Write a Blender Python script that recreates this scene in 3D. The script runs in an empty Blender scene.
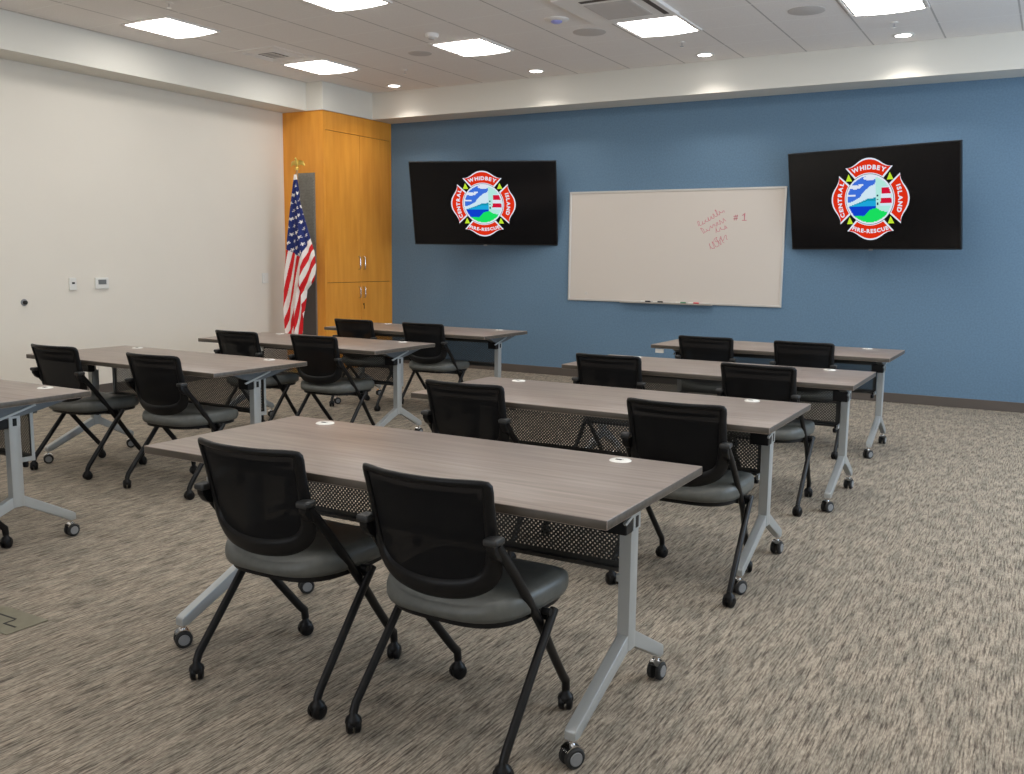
import bpy, bmesh, math, random
from mathutils import Vector, Matrix
random.seed(7)
SC = bpy.context.scene
COL = SC.collection
R = math.radians

# ------------------------------------------------------------------ camera
cam_d = bpy.data.cameras.new('camera'); cam = bpy.data.objects.new('camera', cam_d)
COL.objects.link(cam); SC.camera = cam
cam_d.sensor_fit = 'HORIZONTAL'; cam_d.sensor_width = 36.0
cam_d.lens = 937.5 / 1024 * 36.0
cam_d.clip_start = 0.05; cam_d.clip_end = 100
YAW, PITCH, ROLL = 0.5208, -0.1374, 0.0115
_f = Vector((-math.sin(YAW) * math.cos(PITCH), math.cos(YAW) * math.cos(PITCH), math.sin(PITCH)))
_r = Vector((math.cos(YAW), math.sin(YAW), 0)); _u = _r.cross(_f)
_r2 = _r * math.cos(ROLL) + _u * math.sin(ROLL)
_u2 = -_r * math.sin(ROLL) + _u * math.cos(ROLL)
_m = Matrix((_r2, _u2, -_f)).transposed().to_4x4()
_m.translation = Vector((0, 0, 1.4122))
cam.matrix_world = _m

# ------------------------------------------------------------------ colour management, world, lights
SC.view_settings.view_transform = 'Standard'
try: SC.view_settings.look = 'None'
except Exception: pass
SC.view_settings.gamma = 1.0
SC.view_settings.use_curve_mapping = False
SC.view_settings.exposure = 0.0
SC.cycles.use_denoising = True
SC.cycles.max_bounces = 8
SC.cycles.diffuse_bounces = 5
SC.cycles.sample_clamp_indirect = 8
W = bpy.data.worlds.new('world'); SC.world = W; W.use_nodes = True
W.node_tree.nodes['Background'].inputs[0].default_value = (0.55, 0.72, 1.0, 1)
W.node_tree.nodes['Background'].inputs[1].default_value = 0.6
TROFFER = 12.8          # emission of the troffer lenses
DOWNLIGHT = 30.0       # watts of each small downlight
DAY = 200.0            # daylight through the side window (watts)
REAR_FILL = 120.0           # fill light added behind the camera to lift the ceiling (watts)

# ------------------------------------------------------------------ dimensions
XW, XR, YB, YN = -8.279, 3.4, 10.085, -2.6     # left wall, right wall, blue wall, wall behind the camera
ZC, ZS = 3.4365, 3.113                          # ceiling, soffit underside
XF, YF = -7.88, 9.67                            # soffit faces
CX, CY = -7.644, 8.757                          # cupboard faces

# ------------------------------------------------------------------ materials
def mat(name, col, rough=0.6, metal=0.0, spec=0.5, emit=None, es=1.0):
    m = bpy.data.materials.new(name); m.use_nodes = True
    b = m.node_tree.nodes['Principled BSDF']
    b.inputs['Base Color'].default_value = (*col, 1)
    b.inputs['Roughness'].default_value = rough
    b.inputs['Metallic'].default_value = metal
    b.inputs['Specular IOR Level'].default_value = spec
    if emit:
        b.inputs['Emission Color'].default_value = (*emit, 1)
        b.inputs['Emission Strength'].default_value = es
    return m
def srgb(r, g, b):
    f = lambda c: (c / 255 / 12.92) if c / 255 <= 0.04045 else ((c / 255 + 0.055) / 1.055) ** 2.4
    return (f(r), f(g), f(b))
def noise_mat(name, ca, cb, scale, map_scale=(1, 1, 1), lo=0.35, hi=0.65, rough=0.6, detail=3, bump=0.0, spec=0.5, metal=0):
    m = mat(name, ca, rough, metal, spec); nt = m.node_tree; b = nt.nodes['Principled BSDF']
    tc = nt.nodes.new('ShaderNodeTexCoord'); mp = nt.nodes.new('ShaderNodeMapping')
    mp.inputs['Scale'].default_value = map_scale
    n = nt.nodes.new('ShaderNodeTexNoise'); n.inputs['Scale'].default_value = scale; n.inputs['Detail'].default_value = detail
    cr = nt.nodes.new('ShaderNodeValToRGB')
    cr.color_ramp.elements[0].position = lo; cr.color_ramp.elements[0].color = (*ca, 1)
    cr.color_ramp.elements[1].position = hi; cr.color_ramp.elements[1].color = (*cb, 1)
    nt.links.new(tc.outputs['Object'], mp.inputs[0]); nt.links.new(mp.outputs[0], n.inputs[0])
    nt.links.new(n.outputs['Fac'], cr.inputs[0]); nt.links.new(cr.outputs[0], b.inputs['Base Color'])
    if bump:
        bp = nt.nodes.new('ShaderNodeBump'); bp.inputs['Strength'].default_value = bump; bp.inputs['Distance'].default_value = 0.002
        nt.links.new(n.outputs['Fac'], bp.inputs['Height']); nt.links.new(bp.outputs[0], b.inputs['Normal'])
    return m

def carpet_mat():
    m = mat('carpet', (0.3, 0.27, 0.23), 0.95, 0, 0.1); nt = m.node_tree; b = nt.nodes['Principled BSDF']
    L = nt.links.new
    tc = nt.nodes.new('ShaderNodeTexCoord')
    def noise(sc, detail=2.0, rough=0.5, loc=(0, 0, 0)):
        mp = nt.nodes.new('ShaderNodeMapping'); mp.inputs['Scale'].default_value = sc; mp.inputs['Location'].default_value = loc
        n = nt.nodes.new('ShaderNodeTexNoise'); n.inputs['Scale'].default_value = 1.0
        n.inputs['Detail'].default_value = detail; n.inputs['Roughness'].default_value = rough
        L(tc.outputs['Object'], mp.inputs[0]); L(mp.outputs[0], n.inputs[0]); return n
    def ramp(src, a, c, ca, cc):
        r = nt.nodes.new('ShaderNodeValToRGB')
        r.color_ramp.elements[0].position = a; r.color_ramp.elements[0].color = (*ca, 1)
        r.color_ramp.elements[1].position = c; r.color_ramp.elements[1].color = (*cc, 1)
        L(src.outputs['Fac'], r.inputs[0]); return r
    def mix(mode, fac, A, B):
        x = nt.nodes.new('ShaderNodeMix'); x.data_type = 'RGBA'; x.blend_type = mode
        if isinstance(fac, (int, float)): x.inputs[0].default_value = fac
        else: L(fac, x.inputs[0])
        L(A, x.inputs[6]); L(B, x.inputs[7]); return x
    n1 = noise((140, 9, 1), 3.0, 0.62)                 # short dashes running away from the viewer
    n2 = noise((200, 40, 1), 2.0, 0.6, (3, 7, 0))      # finer yarn lines
    n3 = noise((22, 5.0, 1), 2.0, 0.5, (5, 1, 0))       # blotches
    r1 = ramp(n1, 0.34, 0.56, CARPET_DARK, CARPET_LIGHT)
    r2 = ramp(n2, 0.35, 0.65, (0.72, 0.71, 0.70), (1.15, 1.15, 1.14))
    r3 = ramp(n3, 0.36, 0.62, (0.80, 0.81, 0.80), (1.10, 1.07, 1.04))
    x1 = mix('MULTIPLY', 1.0, r1.outputs[0], r2.outputs[0])
    x2 = mix('MULTIPLY', 1.0, x1.outputs[2], r3.outputs[0])
    L(x2.outputs[2], b.inputs['Base Color'])
    bp = nt.nodes.new('ShaderNodeBump'); bp.inputs['Strength'].default_value = 0.35; bp.inputs['Distance'].default_value = 0.003
    L(n1.outputs['Fac'], bp.inputs['Height']); L(bp.outputs[0], b.inputs['Normal'])
    return m
CARPET_DARK = (0.112, 0.094, 0.079); CARPET_LIGHT = (0.372, 0.328, 0.270)

def ceiling_mat():
    """mineral fibre tiles between thin metal bars, on a grid aligned with the light fittings"""
    m = mat('ceiling_tiles', (0.6, 0.56, 0.52), 0.9, 0, 0.2); nt = m.node_tree; b = nt.nodes['Principled BSDF']; L = nt.links.new
    tc = nt.nodes.new('ShaderNodeTexCoord'); sp = nt.nodes.new('ShaderNodeSeparateXYZ'); L(tc.outputs['Object'], sp.inputs[0])
    def mth(op, a, c=None):
        n = nt.nodes.new('ShaderNodeMath'); n.operation = op
        for i, v in enumerate((a, c)):
            if v is None: continue
            if isinstance(v, (int, float)): n.inputs[i].default_value = v
            else: L(v, n.inputs[i])
        return n.outputs[0]
    def line(src, off, per, w):
        fr = mth('FRACT', mth('DIVIDE', mth('SUBTRACT', src, off), per))
        d = mth('MULTIPLY', mth('MINIMUM', fr, mth('SUBTRACT', 1.0, fr)), per)
        return mth('LESS_THAN', d, w)
    lx = line(sp.outputs[0], -1.655, 0.6205, 0.0075)
    ly = line(sp.outputs[1], 8.385, 0.6505, 0.0055)
    n = nt.nodes.new('ShaderNodeTexNoise'); n.inputs['Scale'].default_value = 90; n.inputs['Detail'].default_value = 2
    L(tc.outputs['Object'], n.inputs[0])
    cr = nt.nodes.new('ShaderNodeValToRGB')
    cr.color_ramp.elements[0].position = 0.3; cr.color_ramp.elements[0].color = (0.84, 0.79, 0.755, 1)
    cr.color_ramp.elements[1].position = 0.7; cr.color_ramp.elements[1].color = (0.89, 0.85, 0.815, 1)
    L(n.outputs['Fac'], cr.inputs[0])
    m1 = nt.nodes.new('ShaderNodeMix'); m1.data_type = 'RGBA'; L(lx, m1.inputs[0]); L(cr.outputs[0], m1.inputs[6]); m1.inputs[7].default_value = (0.52, 0.485, 0.46, 1)
    m2 = nt.nodes.new('ShaderNodeMix'); m2.data_type = 'RGBA'; L(ly, m2.inputs[0]); L(m1.outputs[2], m2.inputs[6]); m2.inputs[7].default_value = (0.93, 0.90, 0.86, 1)
    L(m2.outputs[2], b.inputs['Base Color'])
    return m

def sheer_mat(name, col, clear):
    """open-weave mesh cloth: threads and holes"""
    m = mat(name, col, 0.8, 0, 0.2); nt = m.node_tree; b = nt.nodes['Principled BSDF']; L = nt.links.new
    tr = nt.nodes.new('ShaderNodeBsdfTransparent'); mx = nt.nodes.new('ShaderNodeMixShader')
    mx.inputs[0].default_value = clear
    out = nt.nodes['Material Output']; L(b.outputs[0], mx.inputs[1]); L(tr.outputs[0], mx.inputs[2]); L(mx.outputs[0], out.inputs[0])
    return m

M = {}
M['wall'] = noise_mat('beige_wall_paint', (0.762, 0.712, 0.630), (0.770, 0.720, 0.638), 3, rough=0.75, spec=0.2)
M['blue'] = noise_mat('blue_wall_covering', (0.114, 0.190, 0.274), (0.129, 0.215, 0.310), 60, rough=0.7, spec=0.25, bump=0.15)
M['soffit'] = mat('soffit_paint', (0.72, 0.695, 0.63), 0.7, 0, 0.25)
M['ceil'] = ceiling_mat()
M['carpet'] = carpet_mat()
M['base'] = mat('brown_rubber_base', srgb(84, 76, 70), 0.6)
M['laminate'] = noise_mat('grey_brown_laminate', (0.190, 0.150, 0.126), (0.295, 0.240, 0.205), 3.0, (0.9, 16, 16), 0.3, 0.72, rough=0.36, detail=5, spec=0.4)
M['edge'] = noise_mat('dark_edge_banding', (0.060, 0.050, 0.038), (0.09, 0.074, 0.058), 8, (1, 6, 6), rough=0.45)
M['silver'] = mat('silver_powder_coat', (0.42, 0.44, 0.44), 0.35, 0.35, 0.5)
M['armgrey'] = mat('mid_grey_casting', (0.12, 0.13, 0.135), 0.4, 0.3)
M['chrome'] = mat('chrome', (0.75, 0.75, 0.76), 0.15, 1.0)
M['castergrey'] = mat('grey_caster_plastic', (0.22, 0.225, 0.23), 0.35)
M['black'] = mat('black_plastic', (0.005, 0.005, 0.0055), 0.42, 0, 0.25)
M['blackmetal'] = mat('black_powder_coated_steel', (0.005, 0.005, 0.0055), 0.38, 0, 0.3)
M['rubber'] = mat('dark_rubber', (0.014, 0.014, 0.014), 0.7)
M['mesh'] = sheer_mat('black_mesh_cloth', (0.003, 0.003, 0.0035), 0.02)
M['vinyl'] = noise_mat('grey_vinyl', (0.090, 0.094, 0.086), (0.108, 0.112, 0.103), 30, rough=0.42, spec=0.45)
M['panel'] = mat('dark_grey_steel', (0.045, 0.046, 0.045), 0.45, 0.2)
M['maple'] = noise_mat('orange_maple', (0.76, 0.300, 0.036), (0.86, 0.370, 0.052), 2.2, (7, 7, 0.8), 0.3, 0.7, rough=0.4, detail=4, spec=0.4)
M['seam'] = mat('dark_joint', (0.14, 0.06, 0.015), 0.8)
M['white'] = mat('white_plastic', (0.75, 0.74, 0.70), 0.45)
M['lightgrey'] = mat('light_grey_plastic', (0.42, 0.41, 0.40), 0.5)
M['vent'] = mat('vent_white', (0.84, 0.80, 0.76), 0.6)
M['ventdark'] = mat('vent_dark_duct', (0.10, 0.08, 0.07), 0.9)
M['reflector'] = mat('white_reflector', (0.80, 0.78, 0.74), 0.5)
M['lens'] = mat('lit_diffuser', (0.9, 0.9, 0.9), 0.5, emit=(1.0, 0.975, 0.93), es=TROFFER)
M['board'] = mat('whiteboard_enamel', (0.60, 0.545, 0.49), 0.28, 0, 0.45)
M['alu'] = mat('aluminium', (0.62, 0.60, 0.57), 0.35, 0.6)
M['screen'] = mat('screen_glass', (0.004, 0.004, 0.005), 0.18, 0, 0.4)
M['bezel'] = mat('black_bezel', (0.008, 0.008, 0.009), 0.3)
M['grille'] = noise_mat('grey_rack_grille', (0.20, 0.19, 0.165), (0.25, 0.24, 0.21), 40, rough=0.6)
M['gold'] = mat('gold_metal', (0.70, 0.50, 0.12), 0.3, 0.9)
M['red_ink'] = mat('red_marker_ink', srgb(196, 122, 130), 0.6)
M['olive'] = noise_mat('olive_metal_plate', (0.17, 0.155, 0.105), (0.20, 0.185, 0.13), 20, rough=0.5)

# ------------------------------------------------------------------ mesh helpers
def finish(bm, name, mats, parent=None, smooth=None, kind=None):
    bmesh.ops.recalc_face_normals(bm, faces=bm.faces)
    me = bpy.data.meshes.new(name); bm.to_mesh(me); bm.free()
    for m in (mats if isinstance(mats, (list, tuple)) else [mats]): me.materials.append(m)
    if smooth is not None:
        me.shade_smooth()
        try: me.set_sharp_from_angle(angle=R(smooth))
        except Exception: pass
    o = bpy.data.objects.new(name, me); COL.objects.link(o)
    if parent: o.parent = parent
    if kind: o['kind'] = kind
    return o
def tag(o, label, cat=None, group=None):
    o['label'] = label
    if cat: o['category'] = cat
    if group: o['group'] = group
    return o
def empty(name, loc, label, cat, group=None, rz=0.0):
    o = bpy.data.objects.new(name, None); COL.objects.link(o); o.empty_display_size = 0.1
    o.location = loc; o.rotation_euler = (0, 0, rz)
    return tag(o, label, cat, group)
def box(bm, x0, x1, y0, y1, z0, z1, mi=0, bevel=0.0, seg=2):
    vs = [bm.verts.new((x, y, z)) for z in (z0, z1) for (x, y) in ((x0, y0), (x1, y0), (x1, y1), (x0, y1))]
    fs = []
    for q in ((0, 3, 2, 1), (4, 5, 6, 7), (0, 1, 5, 4), (1, 2, 6, 5), (2, 3, 7, 6), (3, 0, 4, 7)):
        f = bm.faces.new([vs[i] for i in q]); f.material_index = mi; fs.append(f)
    if bevel:
        es = list({e for f in fs for e in f.edges})
        r = bmesh.ops.bevel(bm, geom=es, offset=bevel, segments=seg, profile=0.6, affect='EDGES', clamp_overlap=True)
        for f in r['faces']: f.material_index = mi
    return fs
def prism(bm, pts, axis, a0, a1, mi=0, bevel=0.0, seg=2):
    """pts = outline in the two other axes, extruded along axis from a0 to a1"""
    def P(u, v, w): return {'x': (w, u, v), 'y': (u, w, v), 'z': (u, v, w)}[axis]
    A = [bm.verts.new(P(u, v, a0)) for u, v in pts]; B = [bm.verts.new(P(u, v, a1)) for u, v in pts]
    n = len(pts); fs = [bm.faces.new(A), bm.faces.new(B[::-1])]
    for i in range(n): fs.append(bm.faces.new((A[i], B[i], B[(i + 1) % n], A[(i + 1) % n])))
    for f in fs: f.material_index = mi
    if bevel:
        es = list({e for f in fs for e in f.edges})
        r = bmesh.ops.bevel(bm, geom=es, offset=bevel, segments=seg, profile=0.6, affect='EDGES', clamp_overlap=True)
        for f in r['faces']: f.material_index = mi
def sweep(bm, pts, sec, mi=0, up=Vector((1, 0, 0)), closed=False, scales=None):
    """sweep a closed section (list of (a, b)) along pts; a goes along the frame's side, b along 'up'"""
    pts = [Vector(p) for p in pts]; n = len(pts); rings = []
    for i, p in enumerate(pts):
        if closed: t = (pts[(i + 1) % n] - pts[i - 1])
        else: t = pts[min(i + 1, n - 1)] - pts[max(i - 1, 0)]
        t.normalize()
        u = up - t * up.dot(t)
        if u.length < 1e-5: u = Vector((0, 0, 1)) - t * t.z
        u.normalize(); s = t.cross(u)
        k = 1.0
        if not closed and 0 < i < n - 1:
            c = (pts[i + 1] - p).normalized().dot((p - pts[i - 1]).normalized()); k = 1 / max(0.5, math.sqrt((1 + c) / 2))
        sc = scales[i] if scales else 1.0
        rings.append([bm.verts.new(p + s * a * sc * k + u * b * sc) for a, b in sec])
    m = len(sec)
    for i in range(n if closed else n - 1):
        A, B = rings[i], rings[(i + 1) % n]
        for j in range(m):
            f = bm.faces.new((A[j], A[(j + 1) % m], B[(j + 1) % m], B[j])); f.material_index = mi
    if not closed:
        f = bm.faces.new(rings[0][::-1]); f.material_index = mi
        f = bm.faces.new(rings[-1]); f.material_index = mi
def circ(r, n=12, ry=None):
    ry = ry or r
    return [(r * math.cos(2 * math.pi * i / n), ry * math.sin(2 * math.pi * i / n)) for i in range(n)]
def tube(bm, pts, r, n=12, mi=0, closed=False, up=Vector((1, 0, 0))): sweep(bm, pts, circ(r, n), mi, up, closed)
def lathe(bm, prof, origin=(0, 0, 0), axis='z', n=24, mi=0):
    """prof = list of (radius, height)"""
    o = Vector(origin); rings = []
    for r, h in prof:
        ring = []
        for i in range(n):
            a = 2 * math.pi * i / n; c, s = r * math.cos(a), r * math.sin(a)
            v = {'z': (c, s, h), 'x': (h, c, s), 'y': (c, h, s)}[axis]
            ring.append(bm.verts.new(o + Vector(v)))
        rings.append(ring)
    for A, B in zip(rings, rings[1:]):
        for j in range(n):
            f = bm.faces.new((A[j], A[(j + 1) % n], B[(j + 1) % n], B[j])); f.material_index = mi
    f = bm.faces.new(rings[0][::-1]); f.material_index = mi
    f = bm.faces.new(rings[-1]); f.material_index = mi
def copy_tree(o, parent=None):
    c = o.copy(); COL.objects.link(c)
    if parent: c.parent = parent
    for ch in list(o.children): copy_tree(ch, c)
    return c
def smoothpath(pts, k=6):
    """Catmull-Rom through pts"""
    P = [Vector(p) for p in pts]; out = []
    for i in range(len(P) - 1):
        p0 = P[i - 1] if i else P[0] * 2 - P[1]; p1, p2 = P[i], P[i + 1]
        p3 = P[i + 2] if i + 2 < len(P) else P[-1] * 2 - P[-2]
        for j in range(k):
            t = j / k
            out.append(0.5 * ((2 * p1) + (p2 - p0) * t + (2 * p0 - 5 * p1 + 4 * p2 - p3) * t * t + (3 * p1 - p0 - 3 * p2 + p3) * t ** 3))
    out.append(P[-1]); return out

# ------------------------------------------------------------------ the room
T = 0.15
bm = bmesh.new(); box(bm, XW - T, XR + T, YN - T, YB + T, -0.1, 0.0); finish(bm, 'floor', M['carpet'], kind='structure')
bm = bmesh.new(); box(bm, XW - T, XR + T, YN - T, YB + T, ZC, ZC + 0.1); finish(bm, 'ceiling', M['ceil'], kind='structure')
bm = bmesh.new(); box(bm, XW - T, XW, YN, YB, 0, ZC); finish(bm, 'wall_left', M['wall'], kind='structure')
bm = bmesh.new(); box(bm, XW - T, XR + T, YB, YB + T, 0, ZC); finish(bm, 'wall_back', M['blue'], kind='structure')
bm = bmesh.new(); box(bm, XW - T, -4.2, YN - T, YN, 0, ZC); box(bm, 1.0, XR + T, YN - T, YN, 0, ZC); box(bm, -4.2, 1.0, YN - T, YN, 0, 1.0); box(bm, -4.2, 1.0, YN - T, YN, 2.5, ZC); finish(bm, 'wall_front', M['wall'], kind='structure')
WY0, WY1, WZ0, WZ1 = 3.6, 8.6, 0.85, 2.5
bm = bmesh.new()
box(bm, XR, XR + T, YN, WY0, 0, ZC); box(bm, XR, XR + T, WY1, YB, 0, ZC)
box(bm, XR, XR + T, WY0, WY1, 0, WZ0); box(bm, XR, XR + T, WY0, WY1, WZ1, ZC)
finish(bm, 'wall_right', M['wall'], kind='structure')
bm = bmesh.new()
for y in (WY0, (WY0 + WY1) / 2 - 0.025, WY1 - 0.05): box(bm, XR + 0.04, XR + 0.10, y, y + 0.05, WZ0, WZ1)
for z in (WZ0, WZ1 - 0.05): box(bm, XR + 0.04, XR + 0.10, WY0 + 0.05, WY1 - 0.05, z, z + 0.05)
finish(bm, 'window_1', M['alu'], kind='structure')
bm = bmesh.new()
for x in (-4.2, -2.475, -0.775, 0.95): box(bm, x, x + 0.05, YN - 0.10, YN - 0.04, 1.0, 2.5)
for z in (1.0, 2.45): box(bm, -4.15, 0.95, YN - 0.10, YN - 0.04, z, z + 0.05)
finish(bm, 'added_window', M['alu'], kind='structure')  # unseen window, added to go with the rear fill light
ld = bpy.data.lights.new('daylight_fill', 'AREA'); ld.shape = 'RECTANGLE'; ld.size = WY1 - WY0 - 0.2; ld.size_y = WZ1 - WZ0 - 0.2
ld.energy = DAY; ld.color = (0.62, 0.80, 1.0)
lo = bpy.data.objects.new('daylight_fill', ld); COL.objects.link(lo)
lo.location = (XR + 0.02, (WY0 + WY1) / 2, (WZ0 + WZ1) / 2)
def aim(o, d):                       # area lights shine along their own -z
    o.rotation_euler = Vector(d).to_track_quat('-Z', 'Y').to_euler()
aim(lo, (-1, 0, 0.6))
ld = bpy.data.lights.new('daylight_fill', 'AREA'); ld.shape = 'RECTANGLE'; ld.size = 5.0; ld.size_y = 1.4  # added fill light, tilted up to brighten the ceiling
ld.energy = REAR_FILL; ld.color = (0.93, 0.96, 1.0)
lo = bpy.data.objects.new('daylight_fill', ld); COL.objects.link(lo); lo.location = (-1.6, YN + 0.03, 1.75); aim(lo, (0, 1, 1.3))
# dropped soffit: left run, bump round the cupboard, run over the blue wall
bm = bmesh.new()
prism(bm, [(XW, YN), (XF, YN), (XF, CY - 0.02), (CX + 0.02, CY - 0.02), (CX + 0.02, YF), (XR, YF), (XR, YB), (XW, YB)], 'z', ZS, ZC - 0.001)
finish(bm, 'trim_1', M['soffit'], kind='structure')
bm = bmesh.new(); box(bm, CX + 0.002, XR, YB - 0.014, YB, 0, 0.095, bevel=0.004); finish(bm, 'baseboard_back', M['base'], kind='structure')
bm = bmesh.new(); box(bm, XW, XW + 0.014, YN, CY, 0, 0.095, bevel=0.004); finish(bm, 'baseboard_left', M['base'], kind='structure')

# ------------------------------------------------------------------ ceiling fittings
def troffer(x, y, label, first=[None]):
    if first[0] is None:
        root = empty('ceiling_light', (0, 0, 0), label, 'light', 'square ceiling lights')
        bm = bmesh.new(); h, w = 0.302, 0.016
        for a in ((-h, h, -h, -h + w), (-h, h, h - w, h), (-h, -h + w, -h + w, h - w), (h - w, h, -h + w, h - w)):
            box(bm, a[0], a[1], a[2], a[3], -0.012, 0.0)
        finish(bm, 'frame', M['vent'], root)
        i = h - w
        for sg in (-1, 1):                                     # white reflector wings beside the lens
            bm = bmesh.new()
            prism(bm, [(sg * i, -0.004), (sg * i, -0.0005), (sg * 0.264, -0.0005), (sg * 0.264, -0.010), (sg * 0.267, -0.010), (sg * 0.270, -0.0025)], 'y', -i, i)
            finish(bm, 'reflector', M['reflector'], root)
        bm = bmesh.new()
        pr = [(-0.262, -0.003), (-0.262, -0.012), (-0.13, -0.020), (0.0, -0.023), (0.13, -0.020), (0.262, -0.012), (0.262, -0.003)]
        prism(bm, pr, 'y', -i + 0.002, i - 0.002)
        finish(bm, 'lens', M['lens'], root, smooth=40)
        first[0] = root
    else:
        root = copy_tree(first[0])
    root.location = (x, y, ZC); root['label'] = label
    return root
LV = [(-7.098, 6.112, 'lit square ceiling light nearest the left wall, at upper left of the photo'),
      (-7.064, 8.082, 'lit square ceiling light above the wooden cupboard corner, beside the square vent'),
      (-5.092, 8.013, 'lit square ceiling light above and in front of the left television'),
      (-3.187, 8.052, 'lit square ceiling light directly in front of the large ceiling cassette'),
      (-1.336, 8.15, 'lit square ceiling light cut by the top edge, at the upper right of the photo'),
      (-5.092, 6.046, 'lit square ceiling light cut by the top edge, left of centre')]
for x, y, l in LV: troffer(x, y, l)
HID = 'lit square ceiling light out of view, added to light the room'  # extra fittings continuing the rows, added for the light they give
for x, y in [(-3.187, 6.046), (-1.336, 6.1), (0.55, 6.1), (0.55, 8.1), (2.4, 8.1), (2.4, 6.1)] + [(x, y) for y in (4.1, 2.15) for x in (-7.08, -5.09, -3.19, -1.3, 0.6, 2.4)]:
    troffer(x, y, HID)

def downlight(x, y, label, first=[None]):
    if first[0] is None:
        root = empty('downlight', (0, 0, 0), label, 'light', 'small round downlights')
        bm = bmesh.new(); lathe(bm, [(0.062, 0.0), (0.095, 0.0), (0.095, -0.004), (0.088, -0.008), (0.072, -0.008), (0.066, -0.002)], n=32)
        finish(bm, 'trim_ring', M['white'], root, smooth=40)
        bm = bmesh.new(); lathe(bm, [(0.069, -0.0005), (0.069, -0.006), (0.05, -0.009), (0.0005, -0.010)], n=32)
        finish(bm, 'lens', mat('downlight_lens', (0.9, 0.9, 0.9), 0.5, emit=(1, 0.96, 0.92), es=9.0), root, smooth=40)
        first[0] = root
    else: root = copy_tree(first[0])
    root.location = (x, y, ZC); root['label'] = label
    l = bpy.data.lights.new('downlight_beam', 'SPOT'); l.energy = DOWNLIGHT; l.spot_size = R(125); l.spot_blend = 0.9; l.shadow_soft_size = 0.05
    l.color = (1.0, 0.93, 0.86)
    lo = bpy.data.objects.new('downlight_beam', l); COL.objects.link(lo); lo.location = (x, y, ZC - 0.03)
for x, y, l in [(-7.046, 9.357, 'small round downlight nearest the wooden cupboard'), (-5.094, 9.33, 'small round downlight above the gap between left television and whiteboard'),
                (-3.198, 9.36, 'small round downlight above the right half of the whiteboard'), (-1.355, 9.37, 'small round downlight above the right television')]:
    downlight(x, y, l)
downlight(0.5, 9.42, 'small round downlight beyond the right edge of the photo')
downlight(2.4, 9.42, 'small round downlight beyond the right edge of the photo')

def disc(name, x, y, r, h, m, label, cat, group=None):
    bm = bmesh.new(); lathe(bm, [(r, 0), (r, -h * 0.4), (r * 0.9, -h), (r * 0.02, -h)], n=32)
    o = finish(bm, name, m, smooth=40); o.location = (x, y, ZC); return tag(o, label, cat, group)
M['spk'] = mat('speaker_grille', (0.58, 0.54, 0.51), 0.8)
disc('ceiling_speaker', -3.82, 7.99, 0.15, 0.006, M['spk'], 'round grey ceiling speaker grille left of the light by the cassette', 'speaker', 'ceiling speakers')
disc('ceiling_speaker', -5.72, 8.03, 0.12, 0.005, M['spk'], 'round grey ceiling speaker grille left of the light before the left television', 'speaker', 'ceiling speakers')
disc('ceiling_speaker', -1.93, 8.13, 0.15, 0.006, M['spk'], 'round grey ceiling speaker grille left of the rightmost ceiling light', 'speaker', 'ceiling speakers')
# motion detector with a bluish lens
r_ = empty('motion_detector', (-3.87, 7.44, ZC), 'round white ceiling detector with a bluish violet lens', 'detector')
bm = bmesh.new(); lathe(bm, [(0.105, 0), (0.105, -0.006), (0.09, -0.014), (0.055, -0.018), (0.001, -0.018)], n=32); finish(bm, 'housing', M['vent'], r_, smooth=40)
bm = bmesh.new(); lathe(bm, [(0.05, -0.017), (0.046, -0.028), (0.03, -0.036), (0.001, -0.039)], n=24); finish(bm, 'lens', mat('violet_lens', (0.35, 0.36, 0.75), 0.3), r_, smooth=60)['label'] = 'bluish violet domed lens'
r_ = empty('smoke_detector', (-5.14, 7.40, ZC), 'small white smoke detector on the ceiling left of the central light', 'detector')
bm = bmesh.new(); lathe(bm, [(0.065, 0), (0.065, -0.02), (0.055, -0.035), (0.001, -0.038)], n=24); finish(bm, 'housing', M['vent'], r_, smooth=40)
bm = bmesh.new(); lathe(bm, [(0.03, -0.037), (0.028, -0.05), (0.001, -0.052)], n=16); finish(bm, 'sensor', M['spk'], r_, smooth=40)
def sprinkler(x, y, label):
    r = empty('sprinkler', (x, y, ZC), label, 'sprinkler', 'ceiling sprinklers')
    bm = bmesh.new(); lathe(bm, [(0.035, 0), (0.035, -0.004), (0.012, -0.01), (0.001, -0.01)], n=20); finish(bm, 'rosette', M['vent'], r, smooth=40)
    bm = bmesh.new(); tube(bm, [(0, 0, -0.009), (0, 0, -0.04)], 0.006, 8); lathe(bm, [(0.02, -0.04), (0.02, -0.043), (0.001, -0.044)], n=16); finish(bm, 'head', M['chrome'], r)
    return r
sprinkler(-6.363, 8.651, 'small sprinkler head near the ceiling corner by the cupboard')
sprinkler(-3.213, 8.739, 'small sprinkler head behind the light at the cassette')
sprinkler(-1.36, 8.86, 'small sprinkler head behind the rightmost ceiling light')
sprinkler(-6.43, 5.52, 'small sprinkler head near the upper left light')
# square supply vent
r_ = empty('ceiling_vent', (-7.10, 7.40, ZC), 'square white ceiling air vent with dark centre left of the cupboard light', 'vent')
bm = bmesh.new()
prism(bm, [(-0.30, -0.30), (0.30, -0.30), (0.30, 0.30), (-0.30, 0.30)], 'z', -0.006, 0.0)
finish(bm, 'frame', M['vent'], r_)
bm = bmesh.new(); box(bm, -0.11, 0.11, -0.11, 0.11, -0.0075, -0.0062); finish(bm, 'duct_opening', M['ventdark'], r_)
bm = bmesh.new()
for k in range(3):
    a = 0.125 + 0.045 * k
    for q in ((-a, a, -a - 0.005, -a), (-a, a, a, a + 0.005), (-a - 0.005, -a, -a, a), (a, a + 0.005, -a, a)): box(bm, *q, -0.011, -0.0062)
for k in range(4): box(bm, -0.10, 0.10, -0.09 + 0.052 * k, -0.075 + 0.052 * k, -0.012, -0.0077)
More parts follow.
